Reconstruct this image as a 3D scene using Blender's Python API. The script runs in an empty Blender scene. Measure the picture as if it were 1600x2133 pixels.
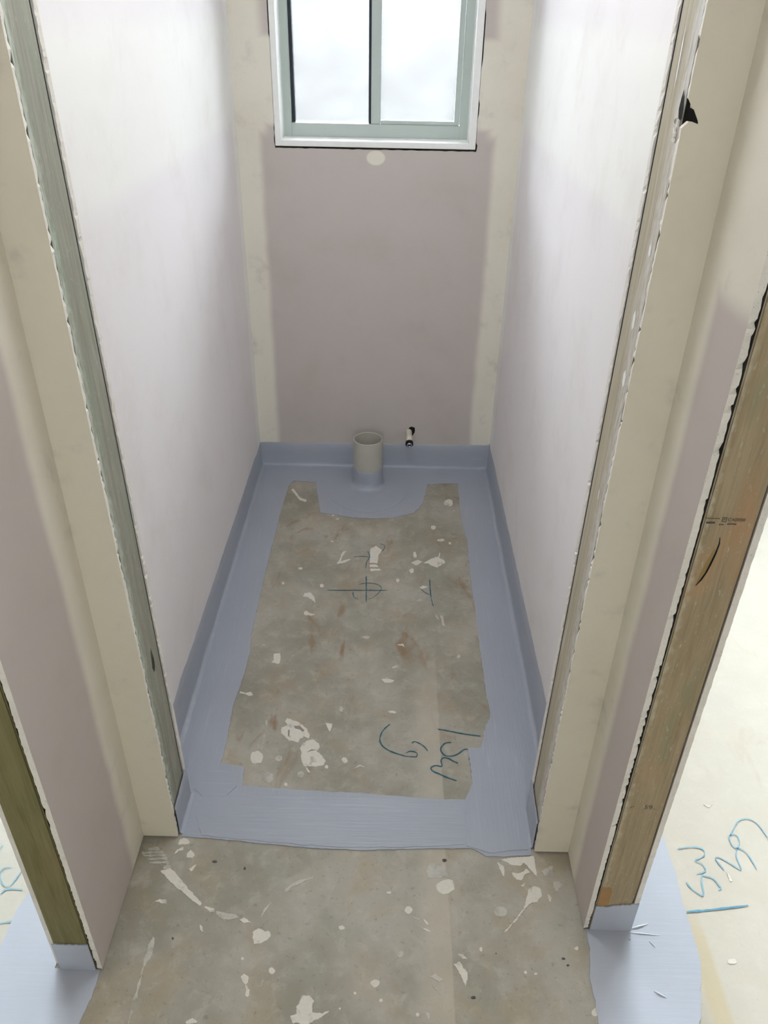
import bpy, bmesh, math, random
from mathutils import Matrix, Vector, noise
from mathutils.geometry import tessellate_polygon
random.seed(7)
C = bpy.context.scene.collection
S = bpy.context.scene

# ------------------------------------------------------------------ camera, light, exposure
CAM = Vector((0.0578, -1.0614, 1.5333)); YAW, PITCH, ROLL, F = -0.0059, 0.5663, 0.0194, 1637.0
cy, sy, cp, sp_ = math.cos(YAW), math.sin(YAW), math.cos(PITCH), math.sin(PITCH)
FW = Vector((sy*cp, cy*cp, -sp_)); RT = Vector((cy, -sy, 0)); UP = RT.cross(FW)
RT, UP = RT*math.cos(ROLL) + UP*math.sin(ROLL), UP*math.cos(ROLL) - RT*math.sin(ROLL)
cam = bpy.data.cameras.new('camera'); cam.sensor_fit = 'HORIZONTAL'; cam.sensor_width = 24
cam.lens = F*24/1600; cam.clip_start = 0.02
camo = bpy.data.objects.new('camera', cam); C.objects.link(camo)
camo.matrix_world = Matrix.Translation(CAM) @ Matrix((RT, UP, -FW)).transposed().to_4x4()
S.camera = camo
L = 1.686                                   # y of the back wall's face
w = bpy.data.worlds.new('overcast_sky'); S.world = w; w.use_nodes = True
bg = w.node_tree.nodes['Background']; bg.inputs[0].default_value = (0.90, 0.96, 1.0, 1); bg.inputs[1].default_value = 3.6
def portal(name, x0, x1, z0, z1, y, turn=0.0):
    l = bpy.data.lights.new(name, 'AREA'); l.shape = 'RECTANGLE'; l.size = x1-x0; l.size_y = z1-z0
    l.cycles.is_portal = True
    o = bpy.data.objects.new(name, l); C.objects.link(o)
    o.location = ((x0+x1)/2, y, (z0+z1)/2); o.rotation_euler = (-math.pi/2, 0, turn)   # faces into the room (-y)
GR = (0.72, 2.25, 0.04, 2.20)               # glazed door of the room on the right
GL = (-2.25, -0.72, 0.04, 2.20)             # and of the room on the left
portal('daylight_portal', -0.30, 0.28, 1.20, 2.0, L+0.17)
portal('daylight_portal', *GR, L+0.17)
portal('daylight_portal', *GL, L+0.17)
GB = (-0.20, 0.20, 1.20, 1.75)               # added opening behind the camera, unseen, for fill daylight
portal('daylight_portal', *GB, -2.71, math.pi)
lamp = bpy.data.lights.new('overhead_fill', 'AREA'); lamp.shape = 'DISK'; lamp.size = 0.34; lamp.energy = 0.80; lamp.color = (0.93, 0.97, 1.0)  # added overhead fill light, no such fitting is seen
lo = bpy.data.objects.new('overhead_fill', lamp); C.objects.link(lo); lo.location = (0.0, 0.32, 2.38)
S.view_settings.view_transform = 'Standard'; S.view_settings.look = 'None'
S.view_settings.gamma = 1.0; S.view_settings.use_curve_mapping = False
S.view_settings.exposure = 3.6
S.cycles.use_denoising = True; S.cycles.max_bounces = 14; S.cycles.diffuse_bounces = 8
S.cycles.transparent_max_bounces = 12

def at(u, v, z=0.0):
    "floor-plane point seen at a photograph pixel"
    d = RT*((u-800)/F) + UP*((1066.5-v)/F) + FW
    t = (z-CAM.z)/d.z
    return CAM + d*t

# ------------------------------------------------------------------ node helpers
class G:
    def __init__(s, name, rough=0.6, spec=0.3):
        s.m = bpy.data.materials.new(name); s.m.use_nodes = True; s.t = s.m.node_tree
        s.b = s.t.nodes['Principled BSDF']; s.out = s.t.nodes['Material Output']
        s.b.inputs['Roughness'].default_value = rough; s.b.inputs['Specular IOR Level'].default_value = spec
        s.tc = s.t.nodes.new('ShaderNodeNewGeometry'); s.pos = s.tc.outputs['Position']
        sx = s.t.nodes.new('ShaderNodeSeparateXYZ'); s.l(s.pos, sx.inputs[0])
        s.ax = {'x': sx.outputs[0], 'y': sx.outputs[1], 'z': sx.outputs[2]}
    def l(s, a, b): s.t.links.new(a, b)
    def put(s, sock, v):
        if isinstance(v, (int, float)): sock.default_value = v
        elif isinstance(v, tuple): sock.default_value = (*v, 1) if len(v) == 3 else v
        else: s.l(v, sock)
    def math(s, op, a, b=0.0, clamp=False):
        n = s.t.nodes.new('ShaderNodeMath'); n.operation = op; n.use_clamp = clamp
        s.put(n.inputs[0], a); s.put(n.inputs[1], b); return n.outputs[0]
    def scale(s, v):
        n = s.t.nodes.new('ShaderNodeVectorMath'); n.operation = 'MULTIPLY'; s.l(s.pos, n.inputs[0]); n.inputs[1].default_value = v
        return n.outputs[0]
    def noise(s, sc, detail=3, rough=0.5, vec=None, dist=0.0):
        n = s.t.nodes.new('ShaderNodeTexNoise'); n.inputs['Scale'].default_value = sc; n.inputs['Detail'].default_value = detail
        n.inputs['Roughness'].default_value = rough; n.inputs['Distortion'].default_value = dist
        s.l(vec or s.pos, n.inputs['Vector']); return n.outputs[0]
    def step(s, v, a, b):
        n = s.t.nodes.new('ShaderNodeMapRange'); n.interpolation_type = 'SMOOTHSTEP'
        if a > b: n.inputs[1].default_value, n.inputs[2].default_value, n.inputs[3].default_value, n.inputs[4].default_value = b, a, 1, 0
        else: n.inputs[1].default_value, n.inputs[2].default_value = a, b
        s.l(v, n.inputs[0]); return n.outputs[0]
    def band(s, v, a, b, soft):
        return s.math('MULTIPLY', s.step(v, a-soft, a+soft), s.step(v, b+soft, b-soft))
    def mix(s, f, a, b, mode='MIX'):
        n = s.t.nodes.new('ShaderNodeMix'); n.data_type = 'RGBA'; n.blend_type = mode
        s.put(n.inputs[0], f); s.put(n.inputs[6], a); s.put(n.inputs[7], b); return n.outputs[2]
    def color(s, v): s.put(s.b.inputs['Base Color'], v)
    def rough(s, v): s.put(s.b.inputs['Roughness'], v)
    def bump(s, h, strength, dist=0.002):
        n = s.t.nodes.new('ShaderNodeBump'); n.inputs['Strength'].default_value = strength; n.inputs['Distance'].default_value = dist
        s.l(h, n.inputs['Height']); s.l(n.outputs[0], s.b.inputs['Normal'])

PAPER, COMP = (0.545, 0.494, 0.466), (0.76, 0.722, 0.632)
def board_mat(name, bands, spots=(), comp=COMP, paper=PAPER):
    "bands: lists of (axis, lo, hi, soft) that are multiplied; their union carries jointing compound"
    g = G(name, 0.75, 0.25)
    wob = g.math('MULTIPLY', g.math('SUBTRACT', g.noise(7, 2), 0.5), 0.016)
    ax = {k: g.math('ADD', v, wob) for k, v in g.ax.items()}
    tot = None
    for b in bands:
        m = None
        for (a, lo, hi, soft) in b:
            k = g.band(ax[a], lo, hi, soft); m = k if m is None else g.math('MULTIPLY', m, k)
        tot = m if tot is None else g.math('MAXIMUM', tot, m)
    for (a1, c1, r1, a2, c2, r2) in spots:
        d1 = g.math('DIVIDE', g.math('SUBTRACT', g.ax[a1], c1), r1); d2 = g.math('DIVIDE', g.math('SUBTRACT', g.ax[a2], c2), r2)
        d = g.math('ADD', g.math('MULTIPLY', d1, d1), g.math('MULTIPLY', d2, d2))
        k = g.step(d, 1.25, 0.7); tot = k if tot is None else g.math('MAXIMUM', tot, k)
    mott = g.noise(14, 4, 0.6)
    col = paper
    if tot is not None:
        tot = g.math('MULTIPLY', tot, g.step(mott, 0.1, 0.45))
        col = g.mix(tot, paper, comp)
    dark = g.noise(5, 5, 0.65)
    col = g.mix(g.step(dark, 0.45, 0.8), col, g.mix(1.0, col, (0.93, 0.92, 0.90), 'MULTIPLY'))
    scuff = g.step(g.noise(60, 2, 0.5), 0.79, 0.86)
    col = g.mix(g.math('MULTIPLY', scuff, 0.25), col, (0.3, 0.27, 0.24))
    g.color(col); g.bump(g.noise(160, 3, 0.6), 0.08, 0.001)
    return g.m

BACK = board_mat('plasterboard_back_wall', [
    [('x', -0.60, -0.376, 0.015)], [('x', 0.372, 0.6, 0.015)],
    [('z', 1.224, 1.470, 0.012)], [('x', 0.352, 0.6, 0.02), ('z', 1.2, 3, 0.02)], [('x', -0.6, -0.355, 0.02), ('z', 1.2, 3, 0.02)]],
    spots=[('x', -0.007, 0.030, 'z', 1.137, 0.022)])
SIDE_LIT = board_mat('plasterboard_toilet_sides_lit', [[('z', 1.235, 1.51, 0.03)], [('y', 1.62, 1.7, 0.015)]],
                 paper=(0.81, 0.782, 0.79), comp=(0.85, 0.845, 0.82))  # same board as the back wall, brighter lighting put into its paler colour
HALLL = board_mat('plasterboard_hall_left', [[('y', -0.076, 0.05, 0.015)], [('z', 1.235, 1.48, 0.02)]])
HALLR = board_mat('plasterboard_hall_right', [[('y', -0.079, 0.05, 0.015)], [('z', 1.245, 1.48, 0.02)]])
NIB = board_mat('jointing_compound_face', [[('z', -1, 4, 0.1)]], comp=(0.75, 0.700, 0.588))
PLAIN = board_mat('plasterboard_plain', [[('z', 1.235, 1.48, 0.02)]])

def core_mat():
    g = G('gypsum_core', 0.9, 0.1)
    sp = g.step(g.noise(420, 2, 0.6), 0.66, 0.72)
    c = g.mix(g.noise(50, 3), (0.72, 0.68, 0.62), (0.86, 0.83, 0.77))
    g.color(g.mix(g.math('MULTIPLY', sp, 0.7), c, (0.16, 0.13, 0.11))); g.bump(g.noise(300, 3, 0.7), 0.5, 0.002); return g.m
CORE = core_mat()

def timber(name, c0, c1, tint, tint2, grain_axis_scale, smear=None):
    g = G(name, 0.7, 0.2)
    gr = g.noise(1.0, 5, 0.65, g.scale(grain_axis_scale), 0.6)
    col = g.mix(g.step(gr, 0.2, 0.8), c0, c1)
    col = g.mix(g.math('MULTIPLY', g.step(g.noise(1.0, 4, 0.6, g.scale((260, 260, 14))), 0.35, 0.7), 0.35), col, c1)
    fine = g.noise(1.0, 2, 0.5, g.scale((500, 500, 9)))
    col = g.mix(g.math('MULTIPLY', g.step(fine, 0.5, 0.75), 0.4), col, g.mix(1.0, col, (0.6, 0.58, 0.55), 'MULTIPLY'))
    blot = g.math('ADD', g.noise(1.0, 3, 0.5, g.scale((18, 18, 5))), g.math('MULTIPLY', g.step(g.ax['z'], 1.0, 0.4), -0.07))
    col = g.mix(g.math('MULTIPLY', g.step(blot, 0.50, 0.72), 0.55), col, tint)
    blot2 = g.noise(1.0, 3, 0.5, g.scale((20, 20, 5.5)), 0.8)
    col = g.mix(g.math('MULTIPLY', g.step(blot2, 0.40, 0.26), 0.6), col, tint2)
    if smear:
        axis, a, b, c = smear
        m = g.math('MULTIPLY', g.step(g.math('ADD', g.ax[axis], g.math('MULTIPLY', g.math('SUBTRACT', g.noise(60, 3), 0.5), 0.03)), a, b),
                   g.step(g.noise(1, 4, 0.7, g.scale((220, 220, 30))), 0.35, 0.6))
        col = g.mix(g.math('MULTIPLY', m, 0.75), col, c)
        spk = g.step(g.noise(1, 3, 0.7, g.scale((300, 300, 80))), 0.62, 0.70)
        col = g.mix(g.math('MULTIPLY', spk, 0.5), col, (0.55, 0.55, 0.5))
    g.color(col); g.bump(gr, 0.25, 0.002); return g.m
JAMBL = timber('weathered_jamb_timber_green', (0.240, 0.240, 0.189), (0.376, 0.371, 0.312), (0.264, 0.328, 0.240), (0.400, 0.384, 0.352), (110, 110, 5),
               ('y', 0.040, 0.014, (0.592, 0.688, 0.592)))
JAMBR = timber('weathered_jamb_timber_grey', (0.352, 0.312, 0.232), (0.528, 0.480, 0.376), (0.432, 0.376, 0.256), (0.576, 0.560, 0.496), (110, 110, 5),
               ('y', 0.045, 0.005, (0.700, 0.700, 0.700)))
STUDL = timber('treated_stud_olive', (0.150, 0.130, 0.052), (0.234, 0.208, 0.098), (0.234, 0.156, 0.078), (0.137, 0.163, 0.072), (60, 60, 6))
STUDR = timber('treated_stud_tan', (0.293, 0.227, 0.137), (0.410, 0.332, 0.215), (0.468, 0.280, 0.150), (0.267, 0.267, 0.163), (70, 70, 6), ('x', 0.4895, 0.4795, (0.52, 0.47, 0.36)))

def concrete():
    g = G('concrete_slab', 0.62, 0.25)
    a, b, c = g.noise(3.2, 6, 0.6), g.noise(7.5, 6, 0.62, None, 0.4), g.noise(90, 3, 0.6)
    col = g.mix(g.step(a, 0.36, 0.64), (0.299, 0.286, 0.237), (0.432, 0.419, 0.372))
    col = g.mix(g.math('MULTIPLY', g.step(b, 0.48, 0.68), 0.5), col, (0.379, 0.313, 0.219))
    col = g.mix(g.math('MULTIPLY', g.step(b, 0.48, 0.30), 0.65), col, (0.333, 0.339, 0.299))
    col = g.mix(g.math('MULTIPLY', g.step(g.noise(26, 5, 0.7, None, 0.5), 0.48, 0.72), 0.32), col, (0.559, 0.545, 0.492))
    rust = g.step(g.noise(1, 4, 0.6, g.scale((11, 5, 1)), 0.8), 0.57, 0.72)
    rust = g.math('MULTIPLY', rust, g.step(g.ax['y'], 0.02, 0.25))
    col = g.mix(g.math('MULTIPLY', rust, 0.75), col, (0.266, 0.166, 0.086))
    col = g.mix(g.math('MULTIPLY', g.step(c, 0.42, 0.25), 0.5), col, (0.200, 0.186, 0.153))
    col = g.mix(g.math('MULTIPLY', g.step(g.noise(230, 2, 0.5), 0.71, 0.76), 0.6), col, (0.620, 0.620, 0.599))
    wx = g.math('ADD', g.ax['x'], g.math('MULTIPLY', g.math('SUBTRACT', b, 0.5), 0.012))
    strip = g.math('MULTIPLY', g.math('MULTIPLY', g.step(wx, 0.115, 0.17), g.step(wx, 0.203, 0.199)), g.step(g.ax['y'], 0.75, 0.3))
    col = g.mix(g.math('MULTIPLY', strip, 0.45), col, (0.559, 0.525, 0.452))
    # daylight put into the side-room floors as paler colour; orange-brown strip beside the membrane
    right = g.step(wx, 0.60, 0.70)
    col = g.mix(g.math('MULTIPLY', right, 0.65), col, (0.66, 0.63, 0.565))
    left = g.step(wx, -0.58, -0.66)
    col = g.mix(g.math('MULTIPLY', left, 0.55), col, (0.620, 0.620, 0.572))
    lane = g.math('MULTIPLY', g.band(wx, 0.670, 0.705, 0.006), g.step(g.ax['y'], -0.12, -0.2))
    col = g.mix(g.math('MULTIPLY', lane, 0.7), col, (0.532, 0.452, 0.293))
    col = g.mix(1.0, col, (1.01, 0.985, 0.95), 'MULTIPLY')
    g.color(col); g.rough(g.math('ADD', g.math('MULTIPLY', a, 0.3), 0.42)); g.bump(g.noise(120, 5, 0.65), 0.12, 0.002); return g.m
CONC = concrete()

def membrane(name, vec, c0=(0.340, 0.366, 0.422), c1=(0.393, 0.420, 0.481), strength=0.4, streak=0.4):
    g = G(name, 0.34, 0.5)
    st = g.noise(1.0, 4, 0.62, g.scale(vec)); big = g.noise(6, 4, 0.55)
    col = g.mix(big, c0, c1)
    col = g.mix(g.math('MULTIPLY', g.step(st, 0.55, 0.75), streak), col, tuple(min(0.75, c*1.25) for c in c1))  # pale brush streaks, with their glossy glints put into the colour
    g.color(col); g.rough(g.math('ADD', g.math('MULTIPLY', big, 0.10), 0.285)); g.bump(st, strength, 0.002); return g.m
MEMY = membrane('membrane_brushed_lengthways', (170, 7, 40))
MEMX = membrane('membrane_brushed_across', (7, 170, 40))
MEMW = membrane('membrane_brushed_on_upright', (20, 20, 120), strength=0.15)
MEMP = membrane('membrane_dabbed_on_pipe', (90, 90, 60), strength=0.6)
MEMR = membrane('membrane_pale_coat', (6, 120, 40), (0.42, 0.45, 0.52), (0.47, 0.50, 0.575), 0.15, 0.15)

def simple(name, col, rough=0.6, metal=0.0, spec=0.3, vary=0.08, bump=0.0, sc=40):
    g = G(name, rough, spec); g.b.inputs['Metallic'].default_value = metal
    n = g.noise(sc, 3)
    g.color(g.mix(n, tuple(c*(1-vary) for c in col), tuple(min(1, c*(1+vary)) for c in col)))
    if bump: g.bump(n, bump, 0.001)
    return g.m
def patchy(name, col, under, lo, hi):
    g = G(name, 0.85, 0.2); n = g.noise(130, 5, 0.7); m = g.noise(38, 4, 0.6)
    k = g.math('MULTIPLY', g.step(m, lo, hi), 0.8)
    g.color(g.mix(k, g.mix(n, tuple(c*0.86 for c in col), tuple(min(0.9, c*1.12) for c in col)), under)); g.bump(n, 0.35, 0.001); return g.m
PLAST = patchy('dried_plaster', (0.70, 0.67, 0.59), (0.42, 0.40, 0.35), 0.54, 0.72)
PFAINT = patchy('smeared_plaster', (0.55, 0.53, 0.475), (0.36, 0.35, 0.31), 0.42, 0.66)
SCRAPE = simple('scraped_plaster', (0.30, 0.28, 0.24), 0.85, vary=0.2, sc=200)
CHALK = simple('blue_chalk', (0.045, 0.14, 0.18), 0.9, vary=0.5, sc=260)
CHALKB = simple('bright_blue_chalk', (0.25, 0.44, 0.56), 0.9, vary=0.3, sc=200)
CHALKL = simple('strong_blue_chalk', (0.13, 0.33, 0.47), 0.9, vary=0.45, sc=160)
PVC = simple('grey_pvc', (0.45, 0.435, 0.38), 0.42, vary=0.05, sc=25)
ALU = simple('green_grey_powder_coat', (0.47, 0.53, 0.50), 0.38, vary=0.02, spec=0.4)
GASKET = simple('black_rubber', (0.03, 0.037, 0.045), 0.6, vary=0.2)
LINER = simple('primed_white_timber', (0.84, 0.85, 0.83), 0.55, vary=0.05, sc=60)
CREAM = simple('cream_plastic', (0.66, 0.62, 0.52), 0.4)
BLACK = simple('black_fitting', (0.015, 0.015, 0.017), 0.4)
CHROME = simple('dull_chrome', (0.45, 0.48, 0.52), 0.25, 1.0)
DARK = simple('dark_hole_and_shade', (0.012, 0.011, 0.010), 0.95, vary=0.5, sc=300)
INK = simple('grey_stamp_ink', (0.105, 0.085, 0.07), 0.8, vary=0.3, sc=300)
PANE_DIM = simple('pane_dimming_paint', (0.043, 0.042, 0.0408), 0.9, vary=0.08, sc=2)
PAVE = simple('unseen_outside_paving', (0.35, 0.35, 0.33), 0.9, vary=0.15, sc=3)
CEIL = simple('ceiling_board', (0.68, 0.64, 0.62), 0.85)

def glass_mat(name, translucent, tint=(0.93, 0.95, 0.95)):
    g = G(name); t = g.t; t.nodes.remove(g.b)
    tr = t.nodes.new('ShaderNodeBsdfTransparent'); tl = t.nodes.new('ShaderNodeBsdfTranslucent'); gl = t.nodes.new('ShaderNodeBsdfGlossy')
    tr.inputs[0].default_value = (*tint, 1); gl.inputs['Roughness'].default_value = 0.25
    smudge = g.step(g.noise(1, 5, 0.65, g.scale((7, 1, 9)), 0.5), 0.35, 0.7); g.put(tl.inputs[0], g.mix(smudge, (0.72, 0.71, 0.72), (0.95, 0.95, 0.95)))
    m1 = t.nodes.new('ShaderNodeMixShader'); m1.inputs[0].default_value = translucent; g.l(tr.outputs[0], m1.inputs[1]); g.l(tl.outputs[0], m1.inputs[2])
    fr = t.nodes.new('ShaderNodeFresnel'); fr.inputs[0].default_value = 1.45
    m2 = t.nodes.new('ShaderNodeMixShader'); g.l(fr.outputs[0], m2.inputs[0]); g.l(m1.outputs[0], m2.inputs[1]); g.l(gl.outputs[0], m2.inputs[2])
    g.l(m2.outputs[0], g.out.inputs[0]); return g.m
FROST = glass_mat('frosted_glass', 0.04, (0.665, 0.67, 0.675))
CLEAR = glass_mat('clear_glass', 0.02)

# ------------------------------------------------------------------ object helpers
def empty(name, loc=(0, 0, 0), kind=None, label=None, cat=None, group=None):
    o = bpy.data.objects.new(name, None); C.objects.link(o); o.location = loc; o.empty_display_size = 0.05
    tag(o, kind, label, cat, group); return o
def tag(o, kind=None, label=None, cat=None, group=None):
    for k, v in (('kind', kind), ('label', label), ('category', cat), ('group', group)):
        if v: o[k] = v
    return o
def obj(name, bm, mats, parent=None, smooth=False, **kw):
    bmesh.ops.recalc_face_normals(bm, faces=bm.faces)
    me = bpy.data.meshes.new(name); bm.to_mesh(me); bm.free()
    for m in (mats if isinstance(mats, (list, tuple)) else [mats]): me.materials.append(m)
    if smooth:
        for p in me.polygons: p.use_smooth = True
    o = bpy.data.objects.new(name, me); C.objects.link(o)
    if parent:
        o.parent = parent; pm = parent
        off = Vector((0, 0, 0))
        while pm: off += pm.location; pm = pm.parent
        me.transform(Matrix.Translation(-off))
    return tag(o, **kw)
def add_box(bm, x0, x1, y0, y1, z0, z1, mi=0):
    v = [bm.verts.new((x, y, z)) for z in (z0, z1) for (x, y) in ((x0, y0), (x1, y0), (x1, y1), (x0, y1))]
    for q in ((0, 3, 2, 1), (4, 5, 6, 7), (0, 1, 5, 4), (1, 2, 6, 5), (2, 3, 7, 6), (3, 0, 4, 7)):
        bm.faces.new([v[i] for i in q]).material_index = mi
    return v
def box(name, dims, mat, parent=None, bevel=0.0, **kw):
    bm = bmesh.new(); add_box(bm, *dims)
    if bevel: bmesh.ops.bevel(bm, geom=bm.edges[:], offset=bevel, segments=2, affect='EDGES')
    return obj(name, bm, mat, parent, **kw)

def sheet(name, x0, x1, y0, y1, z0, z1, mats, parent, jag=(), amp=0.002, seg=0.006, lean=0.0, core=(), notch=None, zfine=1.75, rag=0.0, deep=None):
    """a plasterboard sheet, lofted in z. jag: sides ('x0','x1','y0','y1') whose edge is broken; core: sides showing gypsum"""
    zs = [z0]
    if jag:
        z = z0
        while z < min(zfine, z1)-seg: z += seg*random.uniform(0.6, 1.4); zs.append(z)
    zs.append(z1)
    bm = bmesh.new(); rings = []
    run = 0.0
    for k, z in enumerate(zs):
        xa, xb, ya, yb = x0, x1, y0, y1
        p = [[xa, ya], [xb, ya], [xb, yb], [xa, yb]]
        side = {'x0': (0, 3, 0, 1), 'x1': (1, 2, 0, -1), 'y0': (0, 1, 1, 1), 'y1': (3, 2, 1, -1)}
        for j in jag:
            i1, i2, a, sg = side[j]
            n1 = noise.noise((z*35, 1.7, x0*9)); n2 = noise.noise((z*150, 5.1, y0*9))
            base = amp*(0.7*n1 + 0.6*n2)
            tear = amp*random.uniform(0, rag)*(1 if random.random() < 0.25 else 0.1)
            if deep == 1: i1, i2 = i2, i1
            p[i1][a] += sg*0.3*base; p[i2][a] += sg*(base + random.uniform(0, amp*0.9) + tear)
            if notch and j == notch[0]:
                d = max(0.0, 1-abs(z-notch[1])/notch[2]); d = d**0.7
                p[i1][a] += sg*d*notch[3]; p[i2][a] += sg*d*notch[3]*0.9
        dx = lean*z/1.5
        rings.append([bm.verts.new((q[0]+dx, q[1], z)) for q in p])
    sides = ['y0', 'x1', 'y1', 'x0']
    for r, s in zip(rings, rings[1:]):
        for i in range(4):
            f = bm.faces.new((r[i], r[(i+1) % 4], s[(i+1) % 4], s[i])); f.material_index = 1 if sides[i] in core else 0
    bm.faces.new(rings[0][::-1]); bm.faces.new(rings[-1])
    return obj(name, bm, mats, parent)

def wall_grid(name, x0, x1, z0, z1, y0, y1, holes, mat, parent=None, jit=0.0, **kw):
    "a slab in the xz plane with rectangular holes, one connected mesh"
    xs = sorted({x0, x1, *[h[0] for h in holes], *[h[1] for h in holes]}); zs = sorted({z0, z1, *[h[2] for h in holes], *[h[3] for h in holes]})
    bm = bmesh.new(); V = {}
    def vv(i, k, y): 
        if (i, k, y) not in V: V[i, k, y] = bm.verts.new((xs[i], y, zs[k]))
        return V[i, k, y]
    solid = lambda i, k: 0 <= i < len(xs)-1 and 0 <= k < len(zs)-1 and not any(h[0] <= xs[i] < h[1] and h[2] <= zs[k] < h[3] for h in holes)
    for i in range(len(xs)-1):
        for k in range(len(zs)-1):
            if not solid(i, k): continue
            c = [(i, k), (i+1, k), (i+1, k+1), (i, k+1)]
            bm.faces.new([vv(a, b, y0) for a, b in c]); bm.faces.new([vv(a, b, y1) for a, b in reversed(c)])
            for (di, dk, e) in ((0, -1, (0, 1)), (1, 0, (1, 2)), (0, 1, (2, 3)), (-1, 0, (3, 0))):
                if not solid(i+di, k+dk):
                    a, b = c[e[0]], c[e[1]]
                    bm.faces.new([vv(*a, y0), vv(*a, y1), vv(*b, y1), vv(*b, y0)])
    return obj(name, bm, mat, parent, **kw)

def lathe(bm, prof, cx=0, cy=0, cz=0, n=40, wob=0.0):
    rings = []
    for (r, z) in prof:
        rings.append([bm.verts.new((cx + (r + wob*noise.noise((math.cos(2*math.pi*i/n)*3, math.sin(2*math.pi*i/n)*3, z*60)))*math.cos(2*math.pi*i/n),
                                    cy + (r + wob*noise.noise((math.cos(2*math.pi*i/n)*3, math.sin(2*math.pi*i/n)*3, z*60)))*math.sin(2*math.pi*i/n), cz+z)) for i in range(n)])
    for a, b in zip(rings, rings[1:]):
        for i in range(n): bm.faces.new((a[i], a[(i+1) % n], b[(i+1) % n], b[i]))
    return rings

def dens(pts, step, jit, closed=True):
    out = []; n = len(pts)
    for i in range(n if closed else n-1):
        a, b = Vector(pts[i]).to_2d(), Vector(pts[(i+1) % n]).to_2d(); k = max(1, int((b-a).length/step)); nd = (b-a).normalized().orthogonal() if (b-a).length else Vector((0, 0))
        for j in range(k):
            q = a.lerp(b, j/k); out.append(q + nd*(noise.noise((q.x*70, q.y*70, 2.2))*jit + random.uniform(-.4, .4)*jit))
    if not closed: out.append(Vector(pts[-1]).to_2d())
    return out
def slab(name, outer, holes, z, mats, parent, **kw):
    "thin flat coat with an irregular outline: top face and its edges"
    loops = [outer] + list(holes); flat = [Vector((p.x, p.y, 0)) for l in loops for p in l]
    bm = bmesh.new(); top = [bm.verts.new((p.x, p.y, z)) for p in flat]; bot = [bm.verts.new((p.x, p.y, 0.0004)) for p in flat]
    for tri in tessellate_polygon([[Vector((p.x, p.y, 0)) for p in l] for l in loops]):
        try: bm.faces.new([top[i] for i in tri])
        except ValueError: pass
    s = 0
    for l in loops:
        n = len(l)
        for i in range(n):
            bm.faces.new((top[s+i], top[s+(i+1) % n], bot[s+(i+1) % n], bot[s+i]))
        s += n
    return obj(name, bm, mats, parent, **kw)

# ------------------------------------------------------------------ the setting
T = 2.40
HL, HR, OL, OR = -0.4607, 0.4648, -0.3854, 0.3914      # hall faces, opening faces
EL, ER = -0.282, -0.180                                 # where the two side walls end
LNL, LNR = -0.016, 0.009                                # the jambs lean a little
floor = box('floor', (-2.4, 2.4, -2.6, L+0.16, -0.1, 0.0), CONC, kind='structure')
box('ceiling', (-2.4, 2.4, -2.6, L+0.16, T, T+0.1), CEIL, kind='structure')

WO = (-0.329, 0.311, 1.167, 2.018)                      # window liner, outside
wb = empty('wall_back', (0, L, 0), kind='structure')
# liner board with the window cut out, gap left at the cut
def back_lining():
    bm = bmesh.new(); x0, x1, z0, z1 = -0.4505, 0.4505, 0.004, T
    hx0, hx1, hz0, hz1 = WO[0]-0.0012, WO[1]+0.0012, WO[2]-0.0068, WO[3]+0.002
    hole = []
    n = 90
    for i in range(n): t = i/n; hole.append((hx0+(hx1-hx0)*t, hz0 + 0.0016*noise.noise((t*30, 0, 3))))
    for c in ((hx1+0.002, hz0-0.001), (hx1+0.004, hz0+0.006), (hx1+0.005, hz0+0.018), (hx1+0.001, hz0+0.026)): hole.append(c)
    m = 60
    for i in range(1, m):
        t = i/m; z = hz0+0.026+(hz1-hz0-0.026)*t
        g = 0.0035 if 1.26 < z < 1.30 or 1.40 < z < 1.54 else 0.0
        hole.append((hx1 + g*0.8 + 0.001*noise.noise((z*60, 4, 0)), z))
    hole += [(hx1, hz1), (hx0, hz1)]
    for i in range(1, m):
        t = 1-i/m; z = hz0+(hz1-hz0)*t
        g = 0.003 if z < hz0+0.04 or 1.215 < z < 1.228 or z > 1.47 else 0.0
        hole.append((hx0 - g + 0.001*noise.noise((z*60, 9, 0)), z))
    loops = [[(x0, z0), (x1, z0), (x1, z1), (x0, z1)], hole]
    flat = [p for l in loops for p in l]
    f = [bm.verts.new((p[0], L, p[1])) for p in flat]; b = [bm.verts.new((p[0], L+0.010, p[1])) for p in flat]
    for tri in tessellate_polygon([[Vector((p[0], p[1], 0)) for p in l] for l in loops]):
        bm.faces.new([f[i] for i in tri]); bm.faces.new([b[i] for i in tri[::-1]])
    s = 0
    for l in loops:
        for i in range(len(l)):
            j = (i+1) % len(l); bm.faces.new((f[s+i], f[s+j], b[s+j], b[s+i])).material_index = 1
        s += len(l)
    return obj('plasterboard', bm, [BACK, CORE], wb)
back_lining()
wall_grid('wall_frame', -2.4, 2.4, 0.0, T, L+0.0105, L+0.16,
          [(WO[0]+0.001, WO[1]-0.001, WO[2]+0.001, WO[3]-0.001), GR, GL], simple('back_wall_frame_shaded', (0.022, 0.02, 0.018), 0.9), wb)  # frame coloured near black so the gap round the window looks shaded
for a, b, h in ((-2.4, -0.552, GL), (0.560, 2.4, GR)):
    wall_grid('plasterboard', a, b, 0.004, T, L-0.0005, L+0.0100, [(h[0], h[1], h[2], h[3])], PLAIN, wb)
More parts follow.
